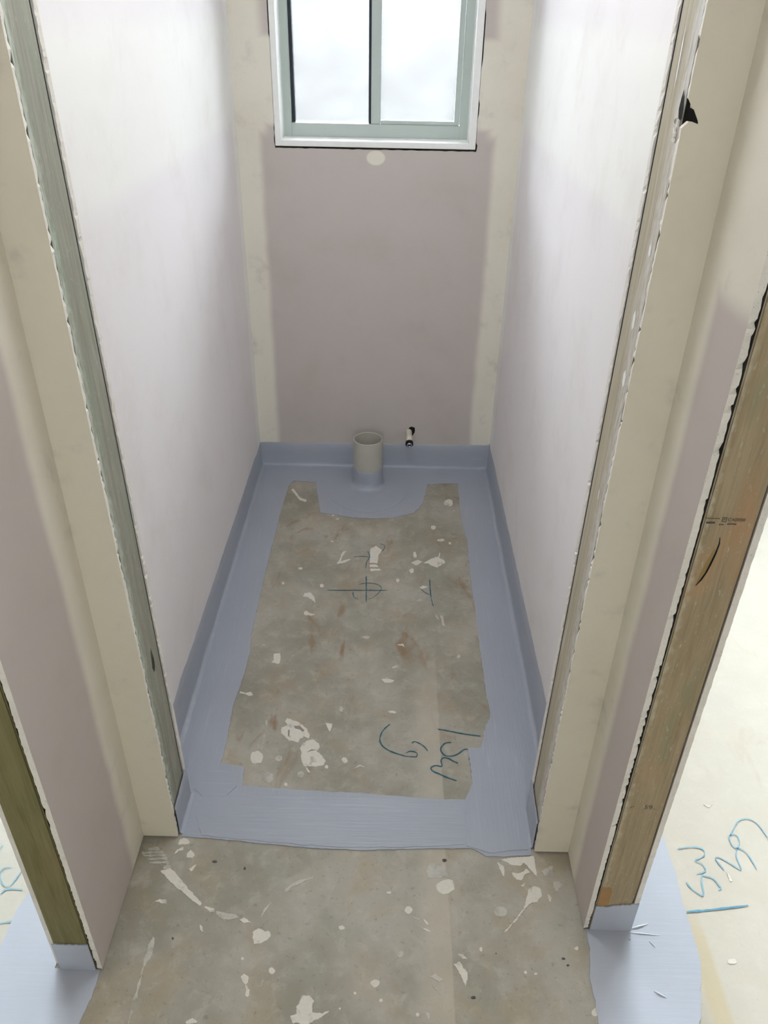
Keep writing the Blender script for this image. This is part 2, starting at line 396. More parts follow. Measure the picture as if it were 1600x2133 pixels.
# flat dark patch standing in for the shaded hole round the water pipe
def blob(name, pts3, mat, parent, **kw):
    bm = bmesh.new(); bm.faces.new([bm.verts.new(p) for p in pts3]); return obj(name, bm, mat, parent, **kw)
hp = []
for i in range(26):
    a = 2*math.pi*i/26; r = 0.017*(1+0.25*noise.noise((math.cos(a)*2, math.sin(a)*2, 8)))
    hp.append((0.141 + r*0.85*math.cos(a) + 0.004*math.sin(a), L-0.0006, 0.160 + r*1.25*math.sin(a)))
blob('hole_shade_patch', hp, DARK, wb)

# left and right partitions: boards on both faces and a stud at the free end
wl = empty('wall_left', (-0.5, 0, 0), kind='structure')
sheet('plasterboard', -0.4600, -0.4500, 0.1045, L, 0.004, T, [SIDE_LIT, CORE], wl)
sheet('plasterboard', HL-0.0100, HL, EL, 0.003, 0.004, T, [HALLL, CORE], wl, jag=('y0',), amp=0.0018, core=('y0',), rag=1.4, deep=1)
sheet('plasterboard', -0.5500, -0.5400, EL+0.008, L, 0.004, T, [PLAIN, CORE], wl, jag=('y0',), amp=0.0015, core=('y0',))
def stud(name, x0, x1, y0, y1, mat, parent, lean=0.0, bevel=0.0025, z0=0.0):
    bm = bmesh.new(); add_box(bm, x0, x1, y0, y1, z0, T)
    bmesh.ops.bevel(bm, geom=[e for e in bm.edges if abs(e.verts[0].co.z-e.verts[1].co.z) > 1], offset=bevel, segments=2, affect='EDGES')
    for v in bm.verts: v.co.x += lean*v.co.z/1.5
    return obj(name, bm, mat, parent)
sl = stud('end_stud', -0.5385, HL-0.0122, EL+0.001, EL+0.046, STUDL, wl); sl['label'] = 'olive-stained timber stud'
wr = empty('wall_right', (0.5, 0, 0), kind='structure')
sheet('plasterboard', 0.4500, 0.4600, 0.0945, L, 0.004, T, [SIDE_LIT, CORE], wr)
sheet('plasterboard', HR, HR+0.0100, ER, -0.012, 0.004, T, [HALLR, CORE], wr, jag=('y0',), amp=0.0022, core=('y0',), rag=2.4)
sheet('plasterboard', 0.5500, 0.5600, ER+0.0005, L, 0.020, T, [PLAIN, CORE], wr, jag=('y0',), amp=0.0012, core=('y0',))
sr = stud('end_stud', HR+0.0128, 0.5485, ER+0.001, ER+0.046, STUDR, wr); sr['label'] = 'tan timber stud with grey stamp'

# short return walls that frame the doorway
nl = empty('wall_front_left', (OL, 0, 0), kind='structure')
yl0, yl1 = 0.002, 0.117
sheet('plasterboard', HL-0.002, OL, yl0, yl0+0.0100, 0.004, T, [NIB, CORE], nl, jag=('x1',), amp=0.0017, lean=LNL, core=('x1',), rag=2.0)
jl = stud('jamb_stud', OL-0.046, OL-0.0022, yl0+0.0112, yl1-0.0150, JAMBL, nl, LNL); jl['label'] = 'weathered green-grey timber'
sheet('plasterboard', -0.4500, OL+0.0004, yl1-0.0100, yl1, 0.004, T, [SIDE_LIT, CORE], nl, jag=('x1',), amp=0.0015, lean=LNL, core=('x1',), rag=1.8, deep=1)
nr = empty('wall_front_right', (OR, 0, 0), kind='structure')
yr0, yr1 = -0.013, 0.098
sheet('plasterboard', OR, HR+0.002, yr0, yr0+0.0100, 0.004, T, [NIB, CORE], nr, jag=('x0',), amp=0.0018, lean=LNR, core=('x0',), rag=2.0,
      notch=('x0', 1.437, 0.014, 0.012))
jr = stud('jamb_stud', OR+0.0020, OR+0.046, yr0+0.0112, yr1-0.0150, JAMBR, nr, LNR); jr['label'] = 'weathered grey-brown timber'
sheet('plasterboard', OR-0.0004, 0.4500, yr1-0.0100, yr1, 0.004, T, [SIDE_LIT, CORE], nr, jag=('x0',), amp=0.0016, lean=LNR, core=('x0',), rag=1.3, deep=1)

def gap(parent, x0, x1, y0, y1, lean):  # near-black strip set in a joint, its shade painted as colour
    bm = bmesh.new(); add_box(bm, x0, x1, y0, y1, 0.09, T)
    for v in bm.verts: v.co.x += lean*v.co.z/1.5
    obj('joint_shade_strip', bm, DARK, parent)
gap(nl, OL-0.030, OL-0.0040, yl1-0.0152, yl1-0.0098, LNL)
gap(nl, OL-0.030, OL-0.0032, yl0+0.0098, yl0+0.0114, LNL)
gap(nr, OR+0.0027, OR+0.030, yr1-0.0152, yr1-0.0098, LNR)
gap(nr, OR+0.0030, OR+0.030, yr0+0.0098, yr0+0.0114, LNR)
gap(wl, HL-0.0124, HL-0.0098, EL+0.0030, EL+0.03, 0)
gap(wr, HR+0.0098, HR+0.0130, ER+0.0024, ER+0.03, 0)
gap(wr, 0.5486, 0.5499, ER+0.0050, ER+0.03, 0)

# outer shell of the rooms on either side and behind
box('wall_far_left', (-2.5, -2.4, -2.7, L+0.16, 0, T), PLAIN, kind='structure')
box('wall_far_right', (2.4, 2.5, -2.7, L+0.16, 0, T), PLAIN, kind='structure')
wall_grid('wall_rear', -2.4, 2.4, 0.0, T, -2.7, -2.6, [GB], PLAIN, kind='structure')
# outside: unseen paving and the added fence
box('unseen_ground_outside', (-9, 9, L+0.16, L+12, -0.25, -0.15), PAVE, kind='structure')
box('unseen_ground_outside', (-9, 9, -12, -2.7, -0.25, -0.15), PAVE, kind='structure')
box('added_fence_outside', (-9, 9, L+2.6, L+2.75, -0.15, 1.72), PANE_DIM, kind='structure')  # added unseen fence, kept dark to dim the frosted panes

# ------------------------------------------------------------------ windows
wi = empty('window_1', (0, L, WO[2]), kind='structure')
IN = (-0.311, 0.290, 1.184, 2.001)
box('window_reveal', (WO[0], IN[0], L-0.001, L+0.10, WO[2], WO[3]), LINER, wi, 0.001)
box('window_reveal', (IN[1], WO[1], L-0.001, L+0.10, WO[2], WO[3]), LINER, wi, 0.001)
box('window_reveal', (IN[0], IN[1], L-0.001, L+0.10, IN[3], WO[3]), LINER, wi, 0.001)
box('window_sill', (IN[0], IN[1], L-0.001, L+0.10, WO[2], IN[2]), LINER, wi, 0.001)
y0 = L+0.100
fr = (IN[0]-0.001, IN[1]+0.001, IN[2]-0.001, IN[3]+0.001)
box('window_frame', (fr[0], -0.2865, y0, y0+0.058, fr[2], fr[3]), ALU, wi, 0.0015)
box('window_frame', (0.2640, fr[1], y0, y0+0.058, fr[2], fr[3]), ALU, wi, 0.0015)
box('window_frame', (-0.2865, 0.2640, y0+0.001, y0+0.058, fr[2], 1.2235), ALU, wi, 0.0015)
box('window_frame', (-0.2865, 0.2640, y0+0.001, y0+0.058, 1.962, fr[3]), ALU, wi, 0.0015)
box('rubber_seal', (-0.2865, -0.2760, y0+0.020, y0+0.045, 1.2235, 1.962), GASKET, wi)
box('rubber_seal', (-0.0345, -0.0262, y0+0.018, y0+0.045, 1.2235, 1.962), GASKET, wi)
box('fixed_pane', (-0.2775, -0.0335, y0+0.038, y0+0.043, 1.2225, 1.9625), FROST, wi)
sa = box('sliding_sash', (-0.0262, 0.0050, y0+0.004, y0+0.032, 1.2238, 1.9615), ALU, wi, 0.002)
box('sash_rail', (0.0050, 0.2455, y0+0.005, y0+0.032, 1.2238, 1.2350), ALU, sa, 0.0015)
box('sash_rail', (0.0050, 0.2455, y0+0.005, y0+0.032, 1.9400, 1.9615), ALU, sa, 0.0015)
box('sash_stile', (0.2455, 0.2622, y0+0.004, y0+0.032, 1.2238, 1.9615), ALU, sa, 0.0015)
box('sash_pane', (0.0040, 0.2465, y0+0.016, y0+0.021, 1.2340, 1.9410), FROST, sa)
for k, h, L_ in ((2, GR, L), (3, GL, L), (4, GB, -2.72)):  # the rear one is the added, unseen opening
    d = empty('window_%d' % k, (h[0], L_, h[2]), kind='structure'); m = (h[0]+h[1])/2
    for (a, b) in ((h[0], h[0]+0.05), (m-0.03, m+0.03), (h[1]-0.05, h[1])): box('window_frame', (a, b, L_+0.02, L_+0.10, h[2], h[3]), ALU, d, 0.002)
    for (a, b) in ((h[0]+0.05, m-0.03), (m+0.03, h[1]-0.05)):
        box('window_rail', (a, b, L_+0.02, L_+0.10, h[2], h[2]+0.06), ALU, d, 0.002); box('window_rail', (a, b, L_+0.02, L_+0.10, h[3]-0.05, h[3]), ALU, d, 0.002)
        box('window_pane', (a, b, L_+0.055, L_+0.060, h[2]+0.06, h[3]-0.05), CLEAR, d)

# ------------------------------------------------------------------ waterproofing membrane
mem = empty('waterproofing_membrane', (0, 0.8, 0), label='blue-grey brushed-on waterproofing membrane round the toilet floor and wall bases', cat='membrane')
hole_px = [(612,1002),(657,1006),(663,1040),(667,1069),(706,1074),(735,1079),(762,1080),(790,1081),(819,1079),(860,1070),(872,1060),(879,1051),(886,1030),(890,1010),
 (925,1008),(954,1008),(957,1055),(962,1085),(968,1111),(973,1125),(979,1194),(984,1235),(990,1269),(996,1320),(1001,1362),(1007,1400),(1012,1437),(1022,1494),(1012,1512),(1004,1545),
 (994,1580),(990,1605),(986,1625),(977,1650),(969,1666),(930,1666),(880,1663),(820,1658),(760,1653),(680,1650),(620,1646),(560,1642),(504,1637),(507,1615),(510,1600),(485,1594),(460,1589),
 (471,1550),(478,1510),(484,1475),(493,1450),(502,1426),(513,1390),(521,1359),(523,1325),(531,1290),(540,1250),(547,1220),(555,1186),(566,1140),(577,1100),(584,1070),(592,1044),(601,1014)]
hole = dens([at(*p) for p in hole_px], 0.010, 0.0022)
front_px = [(379,1744),(420,1746),(480,1751),(560,1759),(640,1767),(700,1770),(760,1772),(830,1770),(900,1768),(985,1768),(997,1775),(1012,1784),(1060,1785),(1107,1782)]
front = dens([at(*p) for p in front_px], 0.010, 0.0016, closed=False)
front = [Vector((max(OL+0.001, min(OR-0.001, p.x)), p.y)) for p in front]
xl, xr = -0.4495, 0.4495
outer = front + [Vector(p) for p in ((OR-0.0005, yr1+0.002), (xr, yr1+0.002), (xr, L-0.001), (xl, L-0.001), (xl, yl1+0.002), (OL+0.0005, yl1+0.002))]
PX, PY = -0.022, 1.552                                  # the waste pipe comes up through the coat here
PIPE_CUT = [Vector((PX+0.060*math.cos(2*math.pi*i/32), PY+0.060*math.sin(2*math.pi*i/32))) for i in range(32)]
def split_coat():
    o = slab('floor_coat', outer, [hole, PIPE_CUT], 0.0022, [MEMY, MEMX], mem)
    for p in o.data.polygons:
        c = sum((o.data.vertices[i].co for i in p.vertices), Vector())/len(p.vertices)
        if c.y + 0.8 < 0.115 or c.y + 0.8 > 1.45: p.material_index = 1
    return o
split_coat()
def second_coat(px, z, mat, name='brushed_lap'):
    slab(name, dens([at(*p) for p in px], 0.010, 0.0022), [], z, mat, mem)
second_coat([(421,1660),(520,1657),(640,1664),(760,1668),(900,1676),(970,1680),(967,1760),(905,1764),(830,1766),(700,1766),(560,1755),(420,1742),(409,1700)], 0.0032, MEMX)
second_coat([(975,1560),(1090,1555),(1096,1640),(1100,1770),(1020,1778),(972,1764),(970,1690),(985,1640)], 0.0036, MEMY)
second_coat([(404,1645),(440,1598),(470,1602),(499,1612),(494,1640),(470,1660),(424,1662)], 0.0034, MEMX)
ring = []
for i in range(40):
    a = 2*math.pi*i/40; ring.append((-0.021+0.155*math.cos(a)*(1+0.06*noise.noise((a, 1, 1))), 1.53 + 0.12*math.sin(a)-0.07*(math.sin(a) < 0)*abs(math.sin(a))))
slab('brushed_lap', [Vector(p) for p in ring], [PIPE_CUT], 0.0032, MEMX, mem)
def upturn(name, p, q, nrm, h0, h1, step=0.02, bead=0.010):
    "coat running up a wall from p to q (xy), nrm points into the room; with a sealant bead in the corner"
    p, q, nrm = Vector(p), Vector(q), Vector(nrm); n = max(2, int((q-p).length/step)); bm = bmesh.new(); rows = []
    for i in range(n+1):
        t = i/n; b = p.lerp(q, t); h = h0+(h1-h0)*t + 0.006*noise.noise((b.x*9, b.y*9, 3)) + 0.0025*noise.noise((b.x*60, b.y*60, 7)) + random.uniform(-.0012, .0012)
        k = bead*(1+0.15*noise.noise((b.x*14, b.y*14, 1)))
        prof = [(k*1.5, 0.0022), (k, 0.0034), (k*0.55, k*0.42), (k*0.36, k*0.85), (0.0022, k*1.6), (0.0020, h*0.6), (0.0018, h-0.003), (0.0002, h)]
        rows.append([bm.verts.new((b.x+nrm.x*d, b.y+nrm.y*d, z)) for d, z in prof])
    for a, b in zip(rows, rows[1:]):
        for i in range(len(a)-1): bm.faces.new((a[i], b[i], b[i+1], a[i+1]))
    return obj(name, bm, MEMW, mem, smooth=True)
upturn('wall_upturn', (-0.450, L), (0.450, L), (0, -1), 0.098, 0.110)
upturn('wall_upturn', (-0.450, yl1), (-0.450, L), (1, 0), 0.122, 0.100)
upturn('wall_upturn', (0.450, yr1), (0.450, L), (-1, 0), 0.140, 0.112)
upturn('wall_upturn', (-0.450, yl1), (OL, yl1), (0, 1), 0.12, 0.09, 0.006, 0.005)
upturn('wall_upturn', (OR, yr1), (0.450, yr1), (0, 1), 0.09, 0.12, 0.006, 0.005)
upturn('jamb_upturn', (OL, yl0+0.009), (OL, yl1), (1, 0), 0.088, 0.088, 0.006, 0.007)
upturn('jamb_upturn', (OR, yr0+0.009), (OR, yr1), (-1, 0), 0.085, 0.104, 0.006, 0.007)

def stud_coat(x0, x1, y, h0, h1, parent):
    bm = bmesh.new(); n = 36; pts = [(x0, 0.001)]
    for i in range(n+1):
        t = i/n; pts.append((x0+(x1-x0)*t, h0+(h1-h0)*t + 0.004*noise.noise((t*6, x0*5, 1)) + 0.003*noise.noise((t*25, x0*5, 4))))
    pts.append((x1, 0.001))
    f = [bm.verts.new((a, y-0.0015, b)) for a, b in pts]; k = [bm.verts.new((a, y+0.0008, b)) for a, b in pts]
    bm.faces.new(f)
    for i in range(len(pts)): j = (i+1) % len(pts); bm.faces.new((f[i], f[j], k[j], k[i]))
    return obj('stud_coat', bm, MEMR, parent)
mr = empty('waterproofing_membrane', (0.6, 0, 0), label='pale blue-grey membrane on floor beside the right-hand wall end with tan stud', cat='membrane')
rpx = [(1222,1946),(1227,1977),(1229,2010),(1229,2039),(1237,2073),(1243,2100),(1248,2133),(1252,2200),(1256,2260),(1460,2260),(1458,2180),(1457,2133),(1461,2087),(1460,2040),(1457,2001),(1452,1975),(1444,1950),(1432,1915),(1421,1881),(1416,1854),(1408,1825),(1399,1795),(1390,1770),(1382,1747)]
rp = dens([at(*p) for p in rpx], 0.010, 0.003, closed=False)
rp = [p for p in rp if not (p.x > 0.56 and p.y > 0.03)]
rp += [Vector((0.69, 0.2)), Vector((0.68, 0.8)), Vector((0.67, L-0.001)), Vector((0.561, L-0.001)), Vector((0.561, ER+0.0)), Vector((HR+0.004, ER-0.0005))]
slab('floor_coat', rp, [], 0.0024, MEMR, mr)
stud_coat(HR+0.0128, 0.5590, ER-0.0005, 0.080, 0.094, mr)
mb = bmesh.new()
for (a, b, th) in (((1308,1938),(1350,1926),0.003), ((1310,1944),(1374,1950),0.0022), ((1362,2066),(1388,2080),0.003), ((1352,1962),(1366,1976),0.002), ((1309,1955),(1313,1960),0.003)):
    p, q = at(*a), at(*b); d = (q-p).normalized(); nn = Vector((-d.y, d.x, 0)); prev = None
    for i in range(7):
        t = i/6; r = th*math.sin(math.pi*(0.12+0.8*t)); c = p.lerp(q, t)
        cur = [mb.verts.new((c.x+nn.x*r*k, c.y+nn.y*r*k, 0.0024+hh*r)) for k, hh in ((-1, -0.2), (-.5, .6), (.5, .6), (1, -0.2))]
        if prev:
            for j in range(3): mb.faces.new((prev[j], prev[j+1], cur[j+1], cur[j]))
        prev = cur
tag(obj('brush_ridges', mb, MEMR, mr, smooth=True), kind='stuff')
ml = empty('waterproofing_membrane', (-0.6, -0.3, 0), label='pale blue-grey membrane on floor beside the left-hand wall end with olive stud', cat='membrane')
lp = dens([at(*p) for p in [(62,1857),(48,1878),(34,1898),(17,1938),(0,1977),(-40,2060),(-80,2133),(-120,2260),(120,2260),(165,2133),(190,2080),(207,2028)]], 0.010, 0.002, closed=False)
lp += [Vector((HL-0.004, EL-0.0005)), Vector((-0.551, EL)), Vector((-0.551, L-0.001)), Vector((-0.64, L-0.001)), Vector((-0.65, 0.5))]
slab('floor_coat', lp, [], 0.0024, MEMR, ml)
stud_coat(-0.5395, HL-0.0122, EL-0.0005, 0.086, 0.088, ml)

# ------------------------------------------------------------------ waste pipe and water pipe
wp = empty('waste_pipe', (PX, PY, 0), label='short grey plastic waste pipe standing open-topped on the floor by the back wall', cat='pipe')
bm = bmesh.new(); lathe(bm, [(0.0550, 0.0), (0.0550, 0.1925), (0.0543, 0.1945), (0.0525, 0.1950), (0.0510, 0.1938), (0.0505, 0.1900), (0.0505, -0.02)], PX, PY, 0, 56)
bm.faces.new([v for v in bm.verts if abs(v.co.z+0.02) < 1e-6])
obj('pipe_barrel', bm, PVC, wp, smooth=True)
bm = bmesh.new(); lathe(bm, [(0.082, 0.0038), (0.072, 0.0048), (0.0645, 0.008), (0.0600, 0.015), (0.0578, 0.026), (0.0572, 0.045), (0.0570, 0.070), (0.0566, 0.078), (0.0551, 0.0795)], PX, PY, 0, 56, 0.0011)
obj('membrane_collar', bm, MEMP, wp, smooth=True, label='blue-grey membrane collar round the pipe foot')

wt = empty('water_pipe', (0.134, L, 0.155), label='small cream water pipe with a black open fitting sticking out of the back wall', cat='pipe')
def tube(bm, p, q, prof, n=24):
    p, q = Vector(p), Vector(q); d = q-p; ln = d.length; d.normalize(); a = d.orthogonal().normalized(); b = d.cross(a); rings = []
    for r, t in prof:
        c = p+d*ln*t; rings.append([bm.verts.new(c + a*r*math.cos(2*math.pi*i/n) + b*r*math.sin(2*math.pi*i/n)) for i in range(n)])
    for u, v in zip(rings, rings[1:]):
        for i in range(n): bm.faces.new((u[i], u[(i+1) % n], v[(i+1) % n], v[i]))
    return rings
A, B = (0.132, L+0.012, 0.163), (0.1345, 1.622, 0.133)
bm = bmesh.new(); tube(bm, A, B, [(0.0118, 0), (0.0118, 0.45), (0.0132, 0.47), (0.0132, 0.62), (0.0122, 0.64), (0.0122, 0.80), (0.0112, 0.82)]); obj('pipe_body', bm, CREAM, wt, smooth=True)
bm = bmesh.new(); r = tube(bm, A, B, [(0.0112, 0.81), (0.0150, 0.815), (0.0154, 0.95), (0.0146, 0.97), (0.0108, 0.975), (0.0108, 0.93)]); obj('threaded_collar', bm, BLACK, wt, smooth=True, label='black collar')
bm = bmesh.new(); tube(bm, A, B, [(0.0106, 0.93), (0.0106, 1.02), (0.0094, 1.03), (0.0066, 1.03), (0.0066, 0.9)]); obj('end_nozzle', bm, CHROME, wt, smooth=True, label='chrome end')
bm = bmesh.new(); r = tube(bm, A, B, [(0.0067, 0.98), (0.0005, 0.98)]); obj('bore', bm, BLACK, wt)

# ------------------------------------------------------------------ marks on the floor (each splash its own piece, a millimetre thick)
def T2(o, s, pts): return [(o[0]+x/s, o[1]+y/s) for x, y in pts]
C1, C2, C3, C4, C5, C6, C7, C8 = ((450,1100),5.333), ((750,1100),5.333), ((450,1400),5.333), ((180,1740),5.0), ((480,1740),5.0), ((780,1740),5.0), ((1000,1740),5.0), ((1400,1650),4.415)
def splash(crop, pts, mat=PLAST, z=0.0011, name='plaster_splash', step=0.0028, jit=0.0024):
    p = dens([at(*q) for q in T2(*crop, pts)], step, jit)
    bm = bmesh.new(); flat = [Vector((q.x, q.y, 0)) for q in p]; c = sum(flat, Vector())/len(flat); n = len(flat)
    top = [bm.verts.new((c.x+(q.x-c.x)*0.96, c.y+(q.y-c.y)*0.96, z)) for q in flat]; bot = [bm.verts.new((q.x, q.y, 0.0002)) for q in flat]
    for tri in tessellate_polygon([flat]):
        try: bm.faces.new([top[i] for i in tri])
        except ValueError: pass
    for i in range(n): j = (i+1) % n; bm.faces.new((bot[i], bot[j], top[j], top[i]))
    return obj(name, bm, mat, floor)
def spot(crop, cx, cy, rx, ry=None, mat=PLAST):
    ry = ry or rx; n = 14; ph = random.random()*9
    splash(crop, [(cx+rx*(1+.3*noise.noise((math.cos(6.283*i/n)*1.5+ph, math.sin(6.283*i/n)*1.5, ph)))*math.cos(6.283*i/n),
                   cy+ry*(1+.3*noise.noise((math.cos(6.283*i/n)*1.5+ph, math.sin(6.283*i/n)*1.5, ph)))*math.sin(6.283*i/n)) for i in range(n)], mat, 0.0009, jit=0.0006)
for cr, pts in [
 (C3, [(790,515),(840,530),(900,545),(960,590),(1010,640),(1040,700),(1030,740),(980,720),(930,745),(920,775),(860,765),(810,765),(760,720),(725,680),(720,615),(790,590),(760,550)]),
 (C3, [(1000,760),(1080,750),(1150,790),(1150,850),(1120,880),(1180,930),(1215,990),(1190,1030),(1120,1050),(1040,1050),(970,1040),(950,980),(940,930),(950,890),(930,850),(950,800)]),
 (C3, [(1215,570),(1285,575),(1290,610),(1265,670),(1240,620)]), (C3, [(265,220),(330,235),(390,220),(410,255),(370,265),(320,245),(270,240)]),
 (C3, [(1535,1070),(1600,1030),(1660,1060),(1600,1050)]), (C3, [(980,1040),(1010,1060),(1045,1120),(1020,1110)]),
 (C1, [(965,770),(985,725),(1040,715),(1090,760),(1105,830),(1070,800),(1020,770)]), (C1, [(975,930),(1010,920),(1040,945),(1100,960),(1060,975),(1000,970),(975,955)]),
 (C1, [(640,1400),(715,1390),(715,1500),(690,1515),(620,1490),(640,1460)]), (C1, [(1410,265),(1450,255),(1400,320),(1390,370),(1480,345),(1500,350),(1430,385),(1345,400),(1370,350)]),
 (C2, [(120,220),(180,200),(240,240),(230,275),(205,300),(200,370),(190,390),(110,390),(110,300)]), (C2, [(110,408),(190,408),(205,437),(110,437)]), (C2, [(115,455),(210,450),(240,470),(120,480)]),
 (C2, [(590,270),(615,265),(632,320),(605,335)]), (C2, [(570,385),(640,355),(690,375),(650,410),(615,415)]),
 (C2, [(700,390),(800,340),(870,320),(890,270),(880,330),(940,360),(945,385),(900,410),(860,440),(820,430),(760,395)]),
 (C2, [(655,660),(700,640),(750,655),(690,680)]), (C2, [(410,1300),(480,1285),(495,1325),(470,1310)]), (C2, [(350,1555),(400,1525),(430,1535),(380,1560)]),
 (C2, [(240,1680),(300,1670),(380,1690),(360,1720),(270,1720)]),
 (((750,1460),5.926), [(345,130),(400,118),(450,140),(430,158),(370,148)]),
 (C4, [(770,370),(880,340),(1010,490),(1100,600),(1200,710),(1190,730),(1100,690),(1000,590),(930,540),(850,470)]), (C4, [(1225,745),(1330,760),(1335,800),(1290,800)]),
 (C4, [(705,690),(760,660),(830,675),(835,720),(760,705)]), (C4, [(950,100),(970,50),(1020,20),(1080,70),(1060,100)]), (C4, [(920,200),(945,150),(1010,125),(1010,160),(960,160)]),
 (C4, [(1035,240),(1050,180),(1090,145),(1130,210),(1100,240)]), (C4, [(1070,350),(1150,300),(1110,370),(1085,380)]), (C4, [(1030,1950),(1110,1905),(1160,1940),(1140,1965),(1040,1965)]),
 (C4, [(1180,940),(1192,940),(1217,1005),(1205,1012)]),
 (C5, [(85,890),(150,855),(225,915),(160,910)]), (C5, [(230,1010),(290,965),(330,990),(370,1010),(400,1000),(415,1050),(380,1100),(310,1125),(240,1135)]),
 (C5, [(105,1470),(150,1440),(190,1480),(185,1530),(160,1560),(120,1510)]), (C5, [(155,1560),(215,1610),(185,1680),(160,1670)]),
 (C5, [(760,1670),(820,1665),(875,1720),(850,1790),(860,1850),(960,1855),(1030,1830),(990,1865),(900,1920),(820,1965),(650,1965),(620,1880),(700,1860),(680,1790),(720,1720)]),
 (C6, [(825,1350),(890,1315),(930,1390),(975,1440),(965,1560),(945,1580),(900,1460),(850,1390)]), (C6, [(870,1240),(920,1235),(970,1290),(910,1290)]),
 (C6, [(505,880),(520,880),(572,935),(545,930)]), (C6, [(475,960),(530,970),(585,1010),(530,988)]),
 (C7, [(500,560),(570,530),(640,560),(650,630),(600,690),(540,710),(480,760),(400,870),(300,970),(258,1012),(380,860),(470,730),(490,640)]),
 (C7, [(210,250),(350,235),(560,215),(575,300),(600,440),(530,360),(460,280),(420,325),(330,310)]), (C7, [(180,280),(250,330),(255,430),(235,420)]),
 (C7, [(330,390),(380,400),(450,380),(480,350),(520,390),(470,410),(430,470),(380,465)]), (C7, [(425,535),(470,495),(450,537)]), (C7, [(700,615),(745,650),(730,700)]),
 (C8, [(290,120),(375,120),(340,142)]), (C8, [(500,735),(530,760),(550,820),(530,825)])]: splash(cr, pts)
for cr, pts in [
 (C4, [(640,130),(740,120),(780,160),(640,160)]), (C4, [(580,172),(800,165),(805,186),(580,196)]), (C4, [(585,205),(820,200),(830,220),(600,224)]), (C4, [(620,240),(840,232),(845,252),(640,258)]),
 (C4, [(650,285),(850,265),(865,300),(740,300)]), (C4, [(800,310),(870,310),(880,335),(800,360)]), (C4, [(1340,790),(1430,800),(1560,830),(1590,860),(1480,880),(1370,860)]),
 (C4, [(700,1050),(715,1080),(690,1250),(640,1300),(600,1380),(560,1560),(530,1690),(480,1720),(520,1620),(560,1480),(595,1320),(620,1240),(660,1120)]), (C4, [(470,1820),(490,1830),(445,1960),(425,1960)]),
 (C5, [(305,860),(350,770),(430,695),(370,780),(330,860)]), (C5, [(540,600),(600,530),(700,470),(880,430),(800,470),(640,540),(580,590)]), (C5, [(300,1590),(330,1510),(355,1500),(335,1570)]),
 (C6, [(570,290),(720,290),(760,390),(780,440),(640,450),(560,450),(530,370)]), (C6, [(400,850),(470,870),(465,890)]), (C6, [(560,1470),(640,1450),(720,1505),(680,1530)]), (C6, [(600,1570),(655,1595),(685,1670),(660,1630)]),
 (C6, [(530,1830),(575,1850),(580,1900),(535,1960),(555,1900)]),
 (C7, [(680,345),(755,320),(760,425),(680,420),(640,380)]), (C7, [(760,490),(820,480),(860,520),(915,600),(830,550),(820,610),(770,540)]), (C2, [(830,950),(855,960),(880,1020),(850,1000)]), (C2, [(890,970),(915,975),(950,1085),(920,1090)]),
 (C3, [(545,540),(575,540),(570,590),(555,600)]), (C3, [(530,690),(550,700),(515,860),(500,880),(515,780)]), (C2, [(1040+0,-180),(1030,-200),(1060,-200),(1070,-180)])]: splash(cr, pts, PFAINT, 0.0007)
for cr, a in [(C3, (450,945,75)), (C3, (1430,980,32)), (C3, (1230,1055,20)), (C3, (775,1250,20)), (C1, (940,450,26,12)), (C1, (745,615,14)), (C1, (1175,640,22)), (C1, (1290,150,16,8)), (C2, (575,475,26)), (C2, (420,580,22)),
 (C2, (900,135,45,14)), (C2, (1000,170,14)), (C5, (1510,1545,50,38)), (C5, (1140,1805,12)), (C5, (430,1410,36,32)), (C5, (1160,960,30,22)), (C5, (125,1285,15)), (C5, (1570,1720,18)), (C5, (1300,1645,17)), (C6, (745,535,105,75)),
 (C6, (355,780,42,40)), (C6, (1110,1190,16,25)), (C6, (150,600,25,14)), (C6, (450,1870,22)), (C7, (475,1430,16)), (C7, (580,1445,16)), (C7, (1200,1845,40,45)), (C7, (1005,1180,20)), (C8, (555,1560,45,25)),
 (((500,800),2.667), (1160,660,28,18)), (((500,800),2.667), (1075,797,16,11)), (((500,800),2.667), (542,750,9,5)), (((500,800),2.667), (518,730,6,4))]: spot(cr, *a)
for cr, a in [(C3, (580,1170,62,60)), (C3, (1390,410,24,32)), (C3, (940,1140,40,40)), (C2, (660,805,28,12)), (C2, (1095,1430,22)), (C6, (1310,800,70,55)), (C6, (270,1240,42,32)), (C3, (700,960,40,34)), (C1, (530,1300,24,8)), (C2, (70,1215,45,14))]: spot(cr, *a, mat=PFAINT)
for pts in [[(860,600),(930,598),(985,650),(965,668),(930,640),(880,630)], [(800,650),(820,640),(815,720),(800,710)], [(1010,895),(1060,860),(1120,870),(1060,875)]]: splash(C3, pts, SCRAPE, 0.0016, 'plaster_scrape', jit=0.0004)
splash(((500,800),2.667), [(285,585),(295,580),(335,632),(372,645),(365,655),(330,645)], PLAST)
for cr, a in [(C4, (1335,275,26,12)), (C4, (900,1075,10,14)), (C5, (150,345,12,16)), (C6, (730,262,24,18)), (C6, (1268,1232,7)), (C7, (868,1285,18,9)), (C7, (915,1355,14,10)), (C6, (1030,1690,26,16))]: 
    ph = random.random(); splash(cr, [(a[0]+a[1+1]*math.cos(k*0.785), a[1]+(a[3] if len(a) > 3 else a[2])*math.sin(k*0.785)) for k in range(8)], simple('dark_grit', (0.10, 0.095, 0.085), 0.9) if 'dark_grit' not in bpy.data.materials else bpy.data.materials['dark_grit'], 0.001, 'grit_fleck', jit=0.0006)

